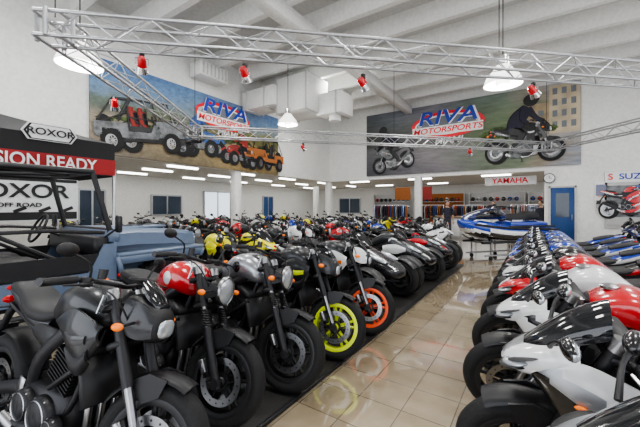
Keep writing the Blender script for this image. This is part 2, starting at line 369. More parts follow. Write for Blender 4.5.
            b.ell((-.22,s*.212,.74),(.022,.012,.009),'amber',10,6)
            b.panel([(-1.06,.8),(-.84,.72),(-.9,.66),(-1.1,.74),(-1.3,.83)],s*.095,.02,'plastic')
        b.tube([(-.55,0,.17),(-.75,0,.16),(-.95,0,.2)],[.1,.12,.06],'plastic',10,flat=1)
        nf=lambda x,y,z:'plastic' if (z<.775 and abs(y)<.09) else ('C' if two and abs(y)<.035 and z>.8 else None)
        b.lx([(.075,.775,.015,.012),(.05,.785,.065,.04),(-.02,.81,.12,.07),(-.12,.845,.155,.09),(-.22,.87,.172,.10)],'A',28,8,2.4,fn=nf,arc=(-35,215))
        b.lx([(-.02,.86,.05,.03),(-.08,.885,.09,.065),(-.17,.93,.115,.10),(-.26,.975,.125,.115),(-.32,1.0,.12,.115)],'smoke',20,5,2.1,arc=(0,180))
        b.lx([(-.84,.82,.06,.02),(-.92,.8,.11,.03),(-1.05,.82,.12,.035),(-1.14,.86,.1,.03)],'seat',16,4,3)
        b.lx([(-.9,.78,.09,.03),(-1.05,.81,.11,.045),(-1.2,.87,.11,.055),(-1.38,.94,.08,.045),(-1.52,.98,.04,.025),(-1.58,.99,.015,.01)],'A',20,5,2.6,fn=lambda x,y,z:'C' if (z<.84+.3*(-1.05-x)) else None)
        b.lx([(-1.14,.915,.07,.02),(-1.25,.945,.085,.03),(-1.4,.985,.06,.022),(-1.46,.99,.03,.01)],'seat',14,4,3)
        b.ell((-1.56,0,.965),(.025,.04,.012),'redlamp',10,6)
        b.tube([(-1.42,0,.88),(-1.6,0,.7),(-1.66,0,.62)],[.025,.02,.02],'plastic',8); b.box((-1.69,0,.6),(.01,.19,.12),'plastic',rot=(0,20,0))
        for s in(1,-1):
            b.tube([(-1.5,s*.02,.82),(-1.55,s*.12,.8)],.007,'plastic',5); b.ell((-1.56,s*.14,.8),(.03,.02,.02),'amber',8,5)
    return b.mesh('moto_'+kind)
ME={'retro':moto('retro',20),'mt':moto('mt',20),'sport':moto('sport',14),'sport2':moto('sport2',14)}
# ------------------------------------------------------------ three wheeler / ATV
def trike():
    b=MB(SL)
    for s in(1,-1):
        wheel(b,(0,s*.58,.3),.3,.1,disc=(-s,),spokes=6)
        for z in(.26,.4):
            b.tube([(.02,s*.48,z),(-.2,s*.18,z+.04)],.016,'engine',7); b.tube([(-.05,s*.48,z),(-.45,s*.18,z+.04)],.016,'engine',7)
        b.tube([(-.08,s*.42,.32),(-.25,s*.2,.62)],.03,'C',8)
        b.lathe([(.315,s*.58-.11),(.335,s*.58-.07),(.34,s*.58),(.335,s*.58+.07),(.315,s*.58+.11)],(0,0,.3),'y','plastic',16,35,150)
        b.lx([(.12,.66,.01,.01),(.08,.67,.04,.025),(-.05,.72,.06,.035),(-.15,.76,.03,.02)],'lens',12,3,2.4,yc=s*.2)
        b.side([(-.05,.70,.5,.24),(-.25,.80,.42,.28),(-.5,.82,.40,.29),(-.8,.70,.46,.26)],s,'B',bul=.08)
        b.side([(-.15,.72,.66,.29),(-.35,.78,.60,.31),(-.6,.74,.64,.30)],s,'C',bul=.05)
        b.tube([(-.45,s*.05,1.0),(-.5,s*.2,1.05),(-.62,s*.38,1.02)],.014,'plastic',8,sub=3); b.tube([(-.56,s*.28,1.045),(-.63,s*.4,1.02)],.02,'seat',9)
        b.tube([(-.4,s*.2,1.0),(-.38,s*.3,1.08)],.008,'plastic',6); b.ell((-.38,s*.35,1.1),(.025,.07,.04),'plastic',12,7)
        b.box((-.75,s*.3,.3),(.3,.12,.03),'plastic',.01)
    wheel(b,(-1.7,0,.32),.32,.12,disc=(-1,),spokes=6)
    b.lx([(.3,.5,.03,.02),(.26,.5,.18,.07),(.1,.55,.24,.12),(-.15,.62,.24,.16),(-.4,.70,.23,.19),(-.55,.72,.17,.18)],'A',28,6,3,fn=lambda x,y,z:'B' if z<.55 or(abs(y)<.1 and z<.66) else ('C' if .14<abs(y)<.17 else None))
    b.lx([(-.25,.86,.08,.02),(-.32,.92,.13,.04),(-.42,1.0,.14,.04),(-.48,1.05,.1,.02)],'smoke',18,4,arc=(0,180))
    b.lx([(-.45,.85,.1,.08),(-.6,.86,.17,.12),(-.8,.8,.15,.12),(-.95,.74,.1,.08)],'A',20,4)
    b.lx([(-.5,.45,.2,.2),(-.8,.42,.22,.2),(-1.2,.45,.16,.15),(-1.35,.5,.08,.08)],'engine',18,3,3)
    b.lx([(-.88,.76,.1,.03),(-1.0,.74,.17,.05),(-1.2,.75,.17,.05),(-1.3,.83,.14,.05),(-1.6,.87,.12,.04),(-1.66,.87,.05,.02)],'seat',18,4,3)
    b.lx([(-1.0,.68,.14,.05),(-1.3,.7,.17,.08),(-1.6,.76,.14,.07),(-1.9,.8,.07,.04),(-1.95,.8,.02,.01)],'A',18,4)
    for s in(1,-1): b.tube([(-1.0,s*.12,.36),(-1.7,s*.17,.32)],[.05,.035],'engine',8)
    b.lathe([(.34,-.12),(.355,0),(.34,.12)],(-1.7,0,.32),'y','plastic',12,20,110)
    b.tube([(-1.1,-.2,.3),(-1.2,-.22,.33),(-1.75,-.24,.4)],[.04,.06,.06],'engine',10)
    b.box((-1.95,0,.6),(.02,.22,.14),'plastic'); b.ell((-1.92,0,.77),(.03,.08,.025),'redlamp')
    return b.mesh('trike')
ME['trike']=trike()
def atv():
    b=MB(SL)
    for x in(0,-1.25):
        for s in(1,-1):
            wheel(b,(x,s*.45,.3),.3,.12,disc=(),rr=.15,spokes=6,pair=False,knob=True,seg=24)
            b.tube([(x,s*.36,.3),(x-.05,s*.1,.4)],.02,'engine',6); b.tube([(x-.05,s*.33,.33),(x-.1,s*.15,.65)],.03,'C',7)
            b.lathe([(.35,s*.45-.15),(.38,s*.45-.1),(.385,s*.45),(.38,s*.45+.1),(.35,s*.45+.15)],(x,0,.32),'y','A',12,30,150)
    b.lx([(.2,.6,.05,.04),(.15,.62,.2,.12),(-.1,.74,.22,.12),(-.4,.82,.16,.1),(-.6,.8,.12,.08)],'A',20,4)
    b.lx([(-.5,.8,.1,.05),(-.8,.76,.15,.06),(-1.2,.8,.14,.06),(-1.3,.8,.06,.02)],'seat',16,4)
    b.lx([(-.2,.45,.15,.12),(-.6,.42,.2,.16),(-1.0,.45,.15,.12)],'engine',16,3)
    for x0,x1,z in((-.25,.25,.86),(-1.5,-1.0,.88)):
        for i in range(6): b.tube([(x0+(x1-x0)*i/5,-.35,z),(x0+(x1-x0)*i/5,.35,z)],.01,'plastic',6)
        for y in(-.35,.35): b.tube([(x0,y,z),(x1,y,z)],.012,'plastic',6)
    b.tube([(-.42,-.38,1.02),(-.38,-.15,1.05),(-.36,.15,1.05),(-.42,.38,1.02)],.015,'plastic',8)
    b.tube([(-.3,0,.7),(-.38,0,1.05)],.03,'plastic',8)
    for s in(1,-1): b.ell((.17,s*.14,.66),(.04,.06,.04),'lens')
    return b.mesh('atv')
ME['atv']=atv()
# ------------------------------------------------------------ jet ski on a show cart
def jetski():
    b=MB(SL); H=.28; b.T=Matrix.Translation((0,0,H))
    def hf(x,y,z): return 'B' if z<.44+.05*x else ('C' if z<.49+.09*x else None)
    b.lx([(1.72,.84,.02,.02),(1.64,.78,.12,.09),(1.35,.66,.30,.20),(.9,.56,.46,.26),(.2,.48,.56,.24),(-.8,.46,.58,.20),(-1.4,.46,.56,.18),(-1.5,.46,.53,.15)],'A',28,6,2.8,fn=hf)
    b.lx([(1.60,.88,.04,.02),(1.4,.92,.17,.08),(1.0,.99,.28,.13),(.6,1.02,.28,.17),(.3,1.0,.2,.15),(.1,.94,.14,.1)],'TANK',22,6,2.5,fn=lambda x,y,z:'B' if abs(y)>.2 else ('C' if .07<abs(y)<.13 else None))
    b.lx([(.66,1.15,.12,.02),(.52,1.24,.15,.04),(.42,1.29,.11,.02)],'smoke',16,3)
    b.lx([(.15,.90,.12,.10),(-.1,.88,.17,.14),(-.5,.88,.18,.14),(-.75,.95,.17,.14),(-1.15,.95,.15,.12),(-1.25,.9,.08,.05)],'seat',20,4,2.8,fn=lambda x,y,z:'C' if z<.82 else None)
    b.lx([(.1,.72,.3,.08),(-.6,.7,.3,.1),(-1.3,.7,.3,.1),(-1.42,.68,.25,.06)],'A',20,3,3)
    b.tube([(.3,0,1.08),(.2,0,1.22)],.05,'plastic',8)
    b.tube([(.1,-.36,1.20),(.2,-.12,1.24),(.2,.12,1.24),(.1,.36,1.20)],.018,'plastic',8)
    for s in(1,-1):
        b.tube([(.14,s*.26,1.215),(.09,s*.39,1.195)],.024,'seat',8)
        b.box((-.5,s*.46,.665),(1.7,.14,.04),'seat',.015); b.ell((.75,s*.34,1.06),(.05,.08,.06),'B',12,7,fn=lambda x,y,z:'lens' if x<.735 else None)
        b.tube([(1.4,s*.32,.74),(.5,s*.55,.64),(-1.4,s*.58,.56)],.028,'plastic',7,sub=3)
        b.box((0,s*.35,.22),(2.4,.1,.06),'plastic',.01)
        for x in(-.9,.9): b.box((x,s*.33,.27),(.08,.1,.1),'plastic')
        b.tube([(.9,s*.35,.24),(1.5,s*.1,.45)],.02,'metal',6)
        b.ell((1.3,s*.2,.83),(.12,.05,.03),'lens',10,6,rot=(0,20,s*-30))
    for x in(-.9,.9): b.box((x,0,.2),(.06,.8,.05),'metal')
    b.box((-1.52,0,.5),(.06,.6,.1),'plastic',.02)
    b.T=Matrix()
    for s in(1,-1):
        b.tube([(-1.1,s*.35,.14),(1.1,s*.35,.14)],.025,'metal',8)
        for x in(-.9,0,.9):
            b.tube([(x,s*.35,.12),(x,s*.35,.48)],.022,'metal',6)
            b.lathe([(.001,-.02),(.06,-.02),(.06,.02),(.001,.02)],(x,s*.35,.06),'y','tyre',12)
    return b.mesh('jetski')
ME['jet']=jetski()
# ------------------------------------------------------------ 4x4 off-road vehicle (forward +x)
def jeep():
    b=MB()
    for x in(1.2,-1.2):
        for s in(1,-1):
            wheel(b,(x,s*.68,.38),.38,.12,disc=(),rr=.2,spokes=8,rim='metal',pair=False,knob=True,seg=28)
        b.tube([(x,-.6,.38),(x,.6,.38)],.05,'engine',8)
    for s in(1,-1):
        b.panel([(-1.75,.52),(-1.75,1.0),(-.65,1.0),(-.55,.72),(.35,.72),(.5,1.02),(.62,1.02),(.62,.5),(-.8,.5),(-.9,.78),(-1.5,.78),(-1.6,.52)],s*.74,.04,'slate')
        b.box((1.2,s*.66,.88),(1.15,.3,.04),'slate',.01); b.box((1.2,s*.795,.83),(1.15,.02,.12),'slate',.008); b.box((.66,s*.66,.72),(.04,.3,.3),'slate',.01,rot=(0,-15,0))
        b.box((1.75,s*.66,.8),(.04,.3,.12),'slate',.01,rot=(0,20,0))
        b.panel([(.62,.6),(.62,1.12),(1.75,1.08),(1.75,.6)],s*.56,.02,'slate')
        for i in range(4): b.box((.9+i*.1,s*.575,1.0),(.06,.01,.02),'plastic')
        b.box((.8,s*.575,1.08),(.03,.03,.1),'plastic',.006)
        b.lathe([(.001,0),(.09,.0),(.1,-.01),(.1,-.05)],(1.80,s*.36,.9),'x','metal',20); b.lathe([(.001,.02),(.085,.005)],(1.80,s*.36,.9),'x','lens',20)
        b.tube([(-.7,s*.85,.4),(.5,s*.85,.4)],.035,'plastic',8)
        b.tube([(.5,s*.76,1.1),(.55,s*.92,1.2)],.012,'plastic',6); b.box((.55,s*.97,1.25),(.04,.12,.18),'plastic',.02)
    b.box((0,0,.52),(3.3,1.3,.06),'plastic'); b.box((-.1,0,.42),(3.4,.7,.12),'plastic',.02)
    b.box((-1.75,0,.76),(.04,1.48,.48),'slate',.01)
    R=[]
    for x,w,z in((.6,.74,1.18),(.9,.68,1.175),(1.4,.62,1.14),(1.72,.58,1.10),(1.78,.55,1.05)):
        R.append([(x,-w,z-.2),(x,-w,z-.05),(x,-w+.08,z),(x,w-.08,z),(x,w,z-.05),(x,w,z-.2)])
    b.rings(R,'slate',smooth=False)
    b.box((1.15,0,1.165),(.75,.5,.03),'slate',.012)
    for i in range(3): b.box((1.15+i*.14-.1,0,1.183),(.05,.36,.008),'plastic')
    b.box((1.78,0,.85),(.05,1.1,.4),'slate',.01)
    for i in range(7): b.box((1.81,-.2+i*.066,.86),(.01,.035,.24),'plastic')
    b.box((1.93,0,.55),(.12,1.5,.14),'plastic',.03)
    b.box((.62,0,1.10),(.12,1.48,.14),'slate',.02); b.box((.5,0,1.0),(.18,1.4,.2),'plastic',.03)
    for s in(1,-1): b.tube([(.6,s*.68,1.1),(.42,s*.64,1.84)],.03,'plastic',8)
    b.tube([(.42,-.64,1.84),(.42,.64,1.84)],.03,'plastic',8); b.tube([(.6,-.68,1.17),(.6,.68,1.17)],.025,'plastic',8)
    for s in(1,-1):
        b.tube([(-.55,s*.7,.7),(-.55,s*.68,1.5),(-.55,s*.6,1.84)],.032,'plastic',8,sub=3)
        b.tube([(.42,s*.64,1.84),(-.55,s*.6,1.84),(-1.1,s*.62,1.80),(-1.65,s*.68,1.05)],.032,'plastic',8)
        b.tube([(-.55,s*.68,1.4),(-1.5,s*.7,1.0)],.026,'plastic',8); b.tube([(.3,s*.72,.75),(-.5,s*.7,1.25)],.02,'plastic',7)
        b.tube([(.5,s*.74,1.15),(.0,s*.74,1.2),(-.5,s*.7,1.2)],.02,'plastic',7)
        b.panel([(.42,.74),(.46,.92),(-.48,.92),(-.5,.74)],s*.735,.015,'fabric_black')
    for x,z in((-.55,1.84),(-1.1,1.8),(-.55,1.3)): b.tube([(x,-.62,z),(x,.62,z)],.028,'plastic',8)
    b.tube([(-.55,-.6,1.84),(-1.6,.5,1.1)],.02,'plastic',7); b.tube([(-.55,.6,1.84),(.42,0,1.84),(-.55,-.6,1.84)],.02,'plastic',7)
    for s in(1,-1):
        b.box((-.25,s*.34,.82),(.5,.48,.16),'seat',.06); b.box((-.52,s*.34,1.16),(.14,.46,.62),'seat',.06,rot=(0,-10,0)); b.box((-.6,s*.34,1.5),(.1,.24,.18),'seat',.04,rot=(0,-10,0))
        b.box((-.44,s*.34,1.2),(.02,.3,.4),'engine',.01,rot=(0,-10,0))
    b.T=Matrix.Translation((.2,.34,1.18))@Matrix.Rotation(rad(-65),4,'Y')
    b.lathe([(.18+.015*math.cos(a*math.pi/4),.015*math.sin(a*math.pi/4)) for a in range(9)],(0,0,0),'z','plastic',24)
    for a in(0,2.1,4.2): b.tube([(0,0,0),(.17*math.cos(a),.17*math.sin(a),0)],.012,'plastic',6)
    b.tube([(0,0,0),(0,0,-.3)],.02,'plastic',6)
    b.T=Matrix()
    b.lathe([(.001,-1.92),(.3,-1.92),(.36,-1.88),(.38,-1.8),(.36,-1.72),(.2,-1.7)],(0,0,.85),'x','tyre',24)
    return b.mesh('jeep')
ME['jeep']=jeep()
# ============================================================ ROOM
XL=-9.5; YB=15.1; XR=6.2; YF=-5.5; HC=6.8; HS=2.9; XLL=-16; YBB=23
def simple(name,c,d,mk,bev=0):
    b=MB(); b.box((0,0,0),d,mk,bev); return b.obj(name,c)
fm=bpy.data.materials.new('floor_tile'); fm.use_nodes=True; nt=fm.node_tree; bs=nt.nodes['Principled BSDF']
tc=nt.nodes.new('ShaderNodeTexCoord'); br=nt.nodes.new('ShaderNodeTexBrick')
br.offset=0; br.inputs['Scale'].default_value=1; br.inputs['Brick Width'].default_value=.34; br.inputs['Row Height'].default_value=.34
br.inputs['Mortar Size'].default_value=.004; br.inputs['Mortar Smooth'].default_value=.2
br.inputs['Color1'].default_value=(.38,.31,.215,1); br.inputs['Color2'].default_value=(.45,.37,.26,1); br.inputs['Mortar'].default_value=(.17,.14,.1,1)
nt.links.new(tc.outputs['Object'],br.inputs['Vector'])
nz=nt.nodes.new('ShaderNodeTexNoise'); nz.inputs['Scale'].default_value=3.5; nz.inputs['Detail'].default_value=6; nt.links.new(tc.outputs['Object'],nz.inputs['Vector'])
mx=nt.nodes.new('ShaderNodeMix'); mx.data_type='RGBA'; mx.blend_type='MULTIPLY'; mx.inputs[0].default_value=.5
rp=nt.nodes.new('ShaderNodeValToRGB'); rp.color_ramp.elements[0].color=(.55,.5,.42,1); rp.color_ramp.elements[0].position=.3; rp.color_ramp.elements[1].color=(1,1,1,1); rp.color_ramp.elements[1].position=.65
nt.links.new(nz.outputs['Fac'],rp.inputs['Fac']); nt.links.new(br.outputs['Color'],mx.inputs[6]); nt.links.new(rp.outputs['Color'],mx.inputs[7]); nt.links.new(mx.outputs[2],bs.inputs['Base Color'])
mr=nt.nodes.new('ShaderNodeMapRange'); mr.inputs[3].default_value=.03; mr.inputs[4].default_value=.10; nt.links.new(nz.outputs['Fac'],mr.inputs[0]); nt.links.new(mr.outputs[0],bs.inputs['Roughness'])
bs.inputs['Specular IOR Level'].default_value=.9; bs.inputs['Coat Weight'].default_value=1; bs.inputs['Coat IOR'].default_value=2.0; bs.inputs['Coat Roughness'].default_value=.04
bp=nt.nodes.new('ShaderNodeBump'); bp.inputs['Strength'].default_value=.3; bp.inputs['Distance'].default_value=.003; bp.invert=True
nt.links.new(br.outputs['Fac'],bp.inputs['Height']); nt.links.new(bp.outputs['Normal'],bs.inputs['Normal'])
M['floor_tile']=fm
simple('floor',((XLL+XR)/2,(YF+YBB)/2,-.05),(XR-XLL,YBB-YF,.1),'floor_tile')
simple('ceiling',((XL+XR)/2,(YF+YB)/2,HC+.1),(XR-XL,YB-YF,.2),'ceil')
y=YF+.6; HB=6.3
while y<YB:
    b=MB(); b.rings([[(XL,-.08,HB),(XL,+.08,HB),(XL,+.15,HC),(XL,-.15,HC)],[(XR,-.08,HB),(XR,+.08,HB),(XR,+.15,HC),(XR,-.15,HC)]],'ceil_beam',smooth=False)
    b.obj('ceiling_beam',(0,y,0)); y+=1.35
b=MB(); b.box((-5.0,(YF+YB)/2,6.12),(.32,YB-YF,.36),'ceil_beam',.02); b.obj('ceiling_girder')
simple('wall_left',(XL-.12,(YF+YB)/2,(HS+HC)/2),(.24,YB-YF+.24,HC-HS),'white_wall')
simple('wall_left_lower',(XL-.12,(YF+1.9)/2,HS/2),(.24,1.9-YF,HS),'white_wall')
simple('wall_back',((XL+XR)/2,YB+.12,(HS+HC)/2),(XR-XL,.24,HC-HS),'white_wall')
simple('wall_back_lower',((.3+XR)/2,YB+.12,HS/2),(XR-.3,.24,HS),'white_wall')
b=MB()
b.box((XR+.12,(YF+YB)/2,.4),(.24,YB-YF,.8),'white_wall'); b.box((XR+.12,(YF+YB)/2,5.3),(.24,YB-YF,3.0),'white_wall')
for yy in (YF+.3,-1.5,2,5.5,9,12.3,YB-.4): b.box((XR+.12,yy,2.3),(.24,.8,3.0),'white_wall')
b.obj('wall_right')
b=MB(); b.box((0,0,.15),(XR-XL,.2,.3),'white_wall'); b.box((0,0,6),(XR-XL,.2,1.6),'white_wall')
for i in range(9): b.box((-(XR-XL)/2+i*(XR-XL)/8,0,2.7),(.14,.16,5.2),'alu')
b.box((0,0,2.6),(XR-XL,.12,.1),'alu')
b.obj('wall_front',((XL+XR)/2,YF-.1,0))
simple('ceiling_low_left',((XLL+XL-.24)/2,(1.9+YBB)/2,3.05),(XL-.24-XLL,YBB-1.9,.1),'ceil_low')
simple('ceiling_low_back',((XL-.24+XR)/2,(YB+.24+YBB)/2,3.05),(XR-XL+.24,YBB-YB-.24,.1),'ceil_low')
simple('wall_far_left',(XLL-.1,(1.8+YBB)/2,1.5),(.2,YBB-1.8,3),'white_wall')
simple('wall_side_left',((XLL+XL-.24)/2,1.8,1.5),(XL-.24-XLL,.2,3),'white_wall')
simple('wall_far_back',((XLL+XR)/2,YBB+.1,1.5),(XR-XLL,.2,3),'white_wall')
simple('wall_far_right',(XR+.1,(YB+YBB)/2,1.5),(.2,YBB-YB,3),'white_wall')
for x,yv in((XL-.14,YB+.14),(XL-.14,8.5),(-4.6,YB+.14),(XL-3,YB+3)):
    b=MB(); b.box((0,0,HS/2),(.3,.3,HS),'white_wall',.02); b.box((0,0,.08),(.34,.34,.16),'cabinet',.01); b.obj('column',(x,yv,0))
def win(name,c,d,frame='alu',glass='glass_dark'):
    b=MB(); b.box((0,0,0),d,glass)
    ax=0 if d[0]<d[1] else 1; L=d[1] if ax==0 else d[0]; t=d[ax]+.06; H=d[2]
    for z in(-H/2,H/2): b.box((0,0,z),((t,L,.07) if ax==0 else (L,t,.07)),frame)
    for k in(-1,0,1): b.box(((0,k*L/2,0) if ax==0 else (k*L/2,0,0)),((t,.07,H) if ax==0 else (.07,t,H)),frame)
    return b.obj(name,c)
for i,(yy,z,L,H,g) in enumerate(((6,1.2,1.0,2.1,'glass_dark'),(9.4,1.6,1.6,1.0,'glass_dark'),(12.6,1.25,1.9,2.3,'windowlite'),(17,1.2,1.0,2.1,'doorblue'))): win('window_%d'%(i+1),(XLL+.06,yy,z),(.05,L,H),glass=g)
win('window_5',(-12.5,YBB-.06,1.6),(1.9,.05,1.2),glass='glass_dark')
b=MB(); b.box((0,0,0),(.72,.05,2.2),'doorblue',.005)
for s in(-1,1): b.box((s*.39,0,.02),(.06,.07,2.3),'cabinet')
b.box((0,0,1.14),(.84,.07,.06),'cabinet'); b.box((0,-.035,.45),(.4,.02,.9),'glass_dark'); b.tube([(.28,-.05,-.1),(.28,-.08,0),(.28,-.05,.1)],.012,'metal',6)
b.obj('door_1',(.85,YB-.05,1.12))
win('door_2',(3.4,YBB-.06,1.2),(1.8,.05,2.3),glass='windowlite')
b=MB(); b.box((0,0,.012),(2.3,9.2,.024),'rubber_mat',.01); b.box((1.16,0,.014),(.03,9.2,.028),'engine',.005); b.obj('floor_mat',(-2.70,4.3,0))
b=MB()
b.box((-8.55,9.0,5.55),(1.6,.9,.7),'white_wall',.02); b.box((-7.1,9.4,5.5),(1.4,1.3,1.25),'white_wall',.03); b.box((-6.0,9.9,5.15),(1.0,.9,.75),'white_wall',.02)
for xx,yy,zz,dy,dz in ((-9.1,9.0,5.55,.96,.76),(-8.2,9.0,5.55,.96,.76),(-7.75,9.4,5.5,1.36,1.31),(-6.45,9.4,5.5,1.36,1.31),(-5.7,9.9,5.15,.96,.81)): b.box((xx,yy,zz),(.05,dy,dz),'cabinet',.005)
b.tube([(-6.0,9.9,4.85),(-6.0,9.9,4.6)],.22,'white_wall',18)
b.obj('air_duct')
b=MB(); b.box((0,0,0),(.6,1.1,.45),'white_wall',.02)
for i in range(7): b.box((.31,-.45+i*.15,0),(.02,.05,.36),'cabinet')
b.obj('air_vent',(-9.15,6.9,6.0))
# ============================================================ BANNERS
def bmat(name,axis,vst,hst,fac,nscale,stretch,fine,famp):
    m=bpy.data.materials.new(name); m.use_nodes=True; nt=m.node_tree; bs=nt.nodes['Principled BSDF']; bs.inputs['Roughness'].default_value=.6
    tc=nt.nodes.new('ShaderNodeTexCoord'); sp=nt.nodes.new('ShaderNodeSeparateXYZ'); nt.links.new(tc.outputs['Generated'],sp.inputs[0])
    mp=nt.nodes.new('ShaderNodeMapping'); mp.inputs['Scale'].default_value=stretch; nt.links.new(tc.outputs['Object'],mp.inputs[0])
    n=nt.nodes.new('ShaderNodeTexNoise'); n.inputs['Scale'].default_value=nscale; n.inputs['Detail'].default_value=10; n.inputs['Roughness'].default_value=.62; nt.links.new(mp.outputs[0],n.inputs['Vector'])
    n2=nt.nodes.new('ShaderNodeTexNoise'); n2.inputs['Scale'].default_value=fine; n2.inputs['Detail'].default_value=8; n2.inputs['Roughness'].default_value=.75; nt.links.new(mp.outputs[0],n2.inputs['Vector'])
    def ramp(st,inp,amp):
        a=nt.nodes.new('ShaderNodeMath'); a.operation='MULTIPLY_ADD'; a.inputs[1].default_value=amp; nt.links.new(n.outputs['Fac'],a.inputs[0]); nt.links.new(inp,a.inputs[2])
        s=nt.nodes.new('ShaderNodeMath'); s.operation='SUBTRACT'; s.inputs[1].default_value=amp/2; nt.links.new(a.outputs[0],s.inputs[0])
        r=nt.nodes.new('ShaderNodeValToRGB'); e=r.color_ramp.elements; st=sorted(st)
        e[0].position=st[0][0]; e[0].color=st[0][1]+(1,); e[1].position=st[-1][0]; e[1].color=st[-1][1]+(1,)
        for p,c in st[1:-1]:
            q=e.new(p); q.color=c+(1,)
        nt.links.new(s.outputs[0],r.inputs['Fac']); return r.outputs['Color']
    cv=ramp(vst,sp.outputs['Z'],.5); ch=ramp(hst,sp.outputs[axis],.5)
    mx=nt.nodes.new('ShaderNodeMix'); mx.data_type='RGBA'; mx.inputs[0].default_value=fac; nt.links.new(cv,mx.inputs[6]); nt.links.new(ch,mx.inputs[7])
    r2=nt.nodes.new('ShaderNodeValToRGB'); r2.color_ramp.elements[0].position=.35; r2.color_ramp.elements[0].color=(.35,.35,.35,1); r2.color_ramp.elements[1].position=.62; r2.color_ramp.elements[1].color=(1.0,1.0,1.0,1)
    nt.links.new(n2.outputs['Fac'],r2.inputs['Fac'])
    m2=nt.nodes.new('ShaderNodeMix'); m2.data_type='RGBA'; m2.blend_type='MULTIPLY'; m2.inputs[0].default_value=famp; nt.links.new(mx.outputs[2],m2.inputs[6]); nt.links.new(r2.outputs['Color'],m2.inputs[7])
    nt.links.new(m2.outputs[2],bs.inputs['Base Color'])
    M[name]=m
bmat('banner_desert','Y',[(0,(.18,.13,.06)),(.18,(.34,.25,.12)),(.38,(.40,.31,.16)),(.50,(.12,.13,.04)),(.6,(.14,.17,.08)),(.68,(.2,.30,.40)),(.85,(.12,.28,.55)),(1,(.08,.2,.48))],[(0,(.10,.2,.38)),(.25,(.14,.18,.2)),(.5,(.33,.28,.16)),(.75,(.46,.33,.13)),(1,(.13,.12,.06))],.25,.7,(1,1,1.6),5,.65)
bmat('banner_street','X',[(0,(.14,.14,.145)),(.25,(.25,.25,.26)),(.42,(.28,.28,.27)),(.5,(.08,.10,.06)),(.7,(.14,.17,.13)),(1,(.26,.30,.35))],[(0,(.04,.04,.055)),(.2,(.10,.10,.13)),(.4,(.26,.23,.26)),(.6,(.14,.20,.10)),(.75,(.22,.30,.15)),(.88,(.5,.40,.27)),(1,(.45,.5,.6))],.55,.8,(.35,1,2.2),4,.55)
lb=simple('advertising_banner',(XL+.05,7.1,4.15),(.06,7.2,2.5),'banner_desert')
rb=simple('advertising_banner',(-2.9,YB-.05,4.62),(8.6,.06,3.1),'banner_street')
def deco(me,wall,u,z,S,par,ov,flip=1,pitch=0,yaw=0,off=0):
    m2=me.copy(); R=Matrix.Rotation(rad(pitch),4,'Y')@Matrix.Rotation(rad(yaw),4,'Z')@Matrix.Translation((.7 if me is not ME['jeep'] else 0,0,0))
    D=Matrix.Diagonal((S*flip,.012,S,1))
    if wall=='L': Mx=Matrix.Translation((XL+.11+off,u,z))@Matrix.Rotation(rad(90),4,'Z')@D@R
    else: Mx=Matrix.Translation((u,YB-.11-off,z))@D@R
    m2.transform(Matrix.Translation(par.location).inverted()@Mx)
    if flip<0: m2.flip_normals()
    for i,mm in enumerate(me.materials):
        if mm.name in ov: m2.materials[i]=M[ov[mm.name]]
    o=bpy.data.objects.new('printed_vehicle',m2); bpy.context.collection.objects.link(o); o.parent=par
def rider():
    b=MB(['plastic','A','seat'])
    b.tube([(-.95,0,.85),(-.85,0,1.15),(-.6,0,1.4)],[.17,.19,.15],'A',12,sub=4)
    b.ell((-.5,0,1.62),(.17,.15,.16),'C'); b.ell((-.4,0,1.62),(.09,.13,.06),'plastic')
    for s in(1,-1):
        b.tube([(-.62,s*.12,1.4),(-.55,s*.3,1.15),(-.38,s*.35,1.05)],[.08,.06,.045],'A',8,sub=3); b.tube([(-.92,s*.1,.85),(-.6,s*.2,.75),(-.85,s*.2,.4),(-.75,s*.2,.36)],[.12,.1,.06,.05],'engine',8,sub=3)
    return b.mesh('rider')
RD=rider()
def blot(wall,par,items,name):
    b=MB()
    for u,z,w,h,mk in items:
        pts=[]; n=26
        for k in range(n):
            t=2*math.pi*k/n; r=1+random.uniform(-.2,.2); pts.append((w*math.cos(t)*r,h*math.sin(t)*r))
        o=.032+random.random()*.006
        if wall=='L': b.rings([[(o,u+p-par.location.y,z+q-par.location.z) for p,q in pts],[(o+.003,u+p-par.location.y,z+q-par.location.z) for p,q in pts]],mk,smooth=False)
        else: b.rings([[(u+p-par.location.x,-o,z+q-par.location.z) for p,q in pts],[(u+p-par.location.x,-o-.003,z+q-par.location.z) for p,q in pts]],mk,smooth=False)
    o=b.obj(name); o.parent=par
rg=random.Random(3)
it=[(3.85+i*.42,3.9+rg.uniform(-.12,.12),rg.uniform(.15,.3),rg.uniform(.05,.14),'pr_green') for i in range(16)]
blot('L',lb,it,'printed_bushes')
BK={'A':'paint_black','B':'plastic','C':'paint_red','RIM':'pr_grey','TANK':'paint_black','engine':'pr_grey'}
deco(ME['jeep'],'L',5.15,3.1,.80,lb,{'slate':'pr_grey','fabric_black':'paint_dkgrey','seat':'cloth_a'},1,-6,-28,.01)
deco(ME['atv'],'L',6.75,3.2,.95,lb,{**BK,'A':'pr_blue'},1,-6,-22,.01); deco(RD,'L',6.75,3.2,.95,lb,{'A':'cloth_b','C':'cloth_c'},1,-6,-22,.014)
deco(ME['atv'],'L',8.5,3.05,.85,lb,{**BK,'A':'cloth_a'},-1,-5,-28,.01); deco(RD,'L',8.5,3.05,.85,lb,{'A':'cloth_a','C':'cloth_c'},-1,-5,-28,.014)
deco(ME['jeep'],'L',9.8,3.05,.70,lb,{'slate':'cloth_d','fabric_black':'plastic'},-1,0,-45)
b=MB()
def pr(u0,u1,z0,z1,mk,o=.034): b.box(((u0+u1)/2+2.9,-o,(z0+z1)/2-4.62),(u1-u0,.004,z1-z0),mk)
pr(.45,1.38,4.3,6.12,'pr_build'); pr(-.3,.45,4.4,5.5,'pr_tan')
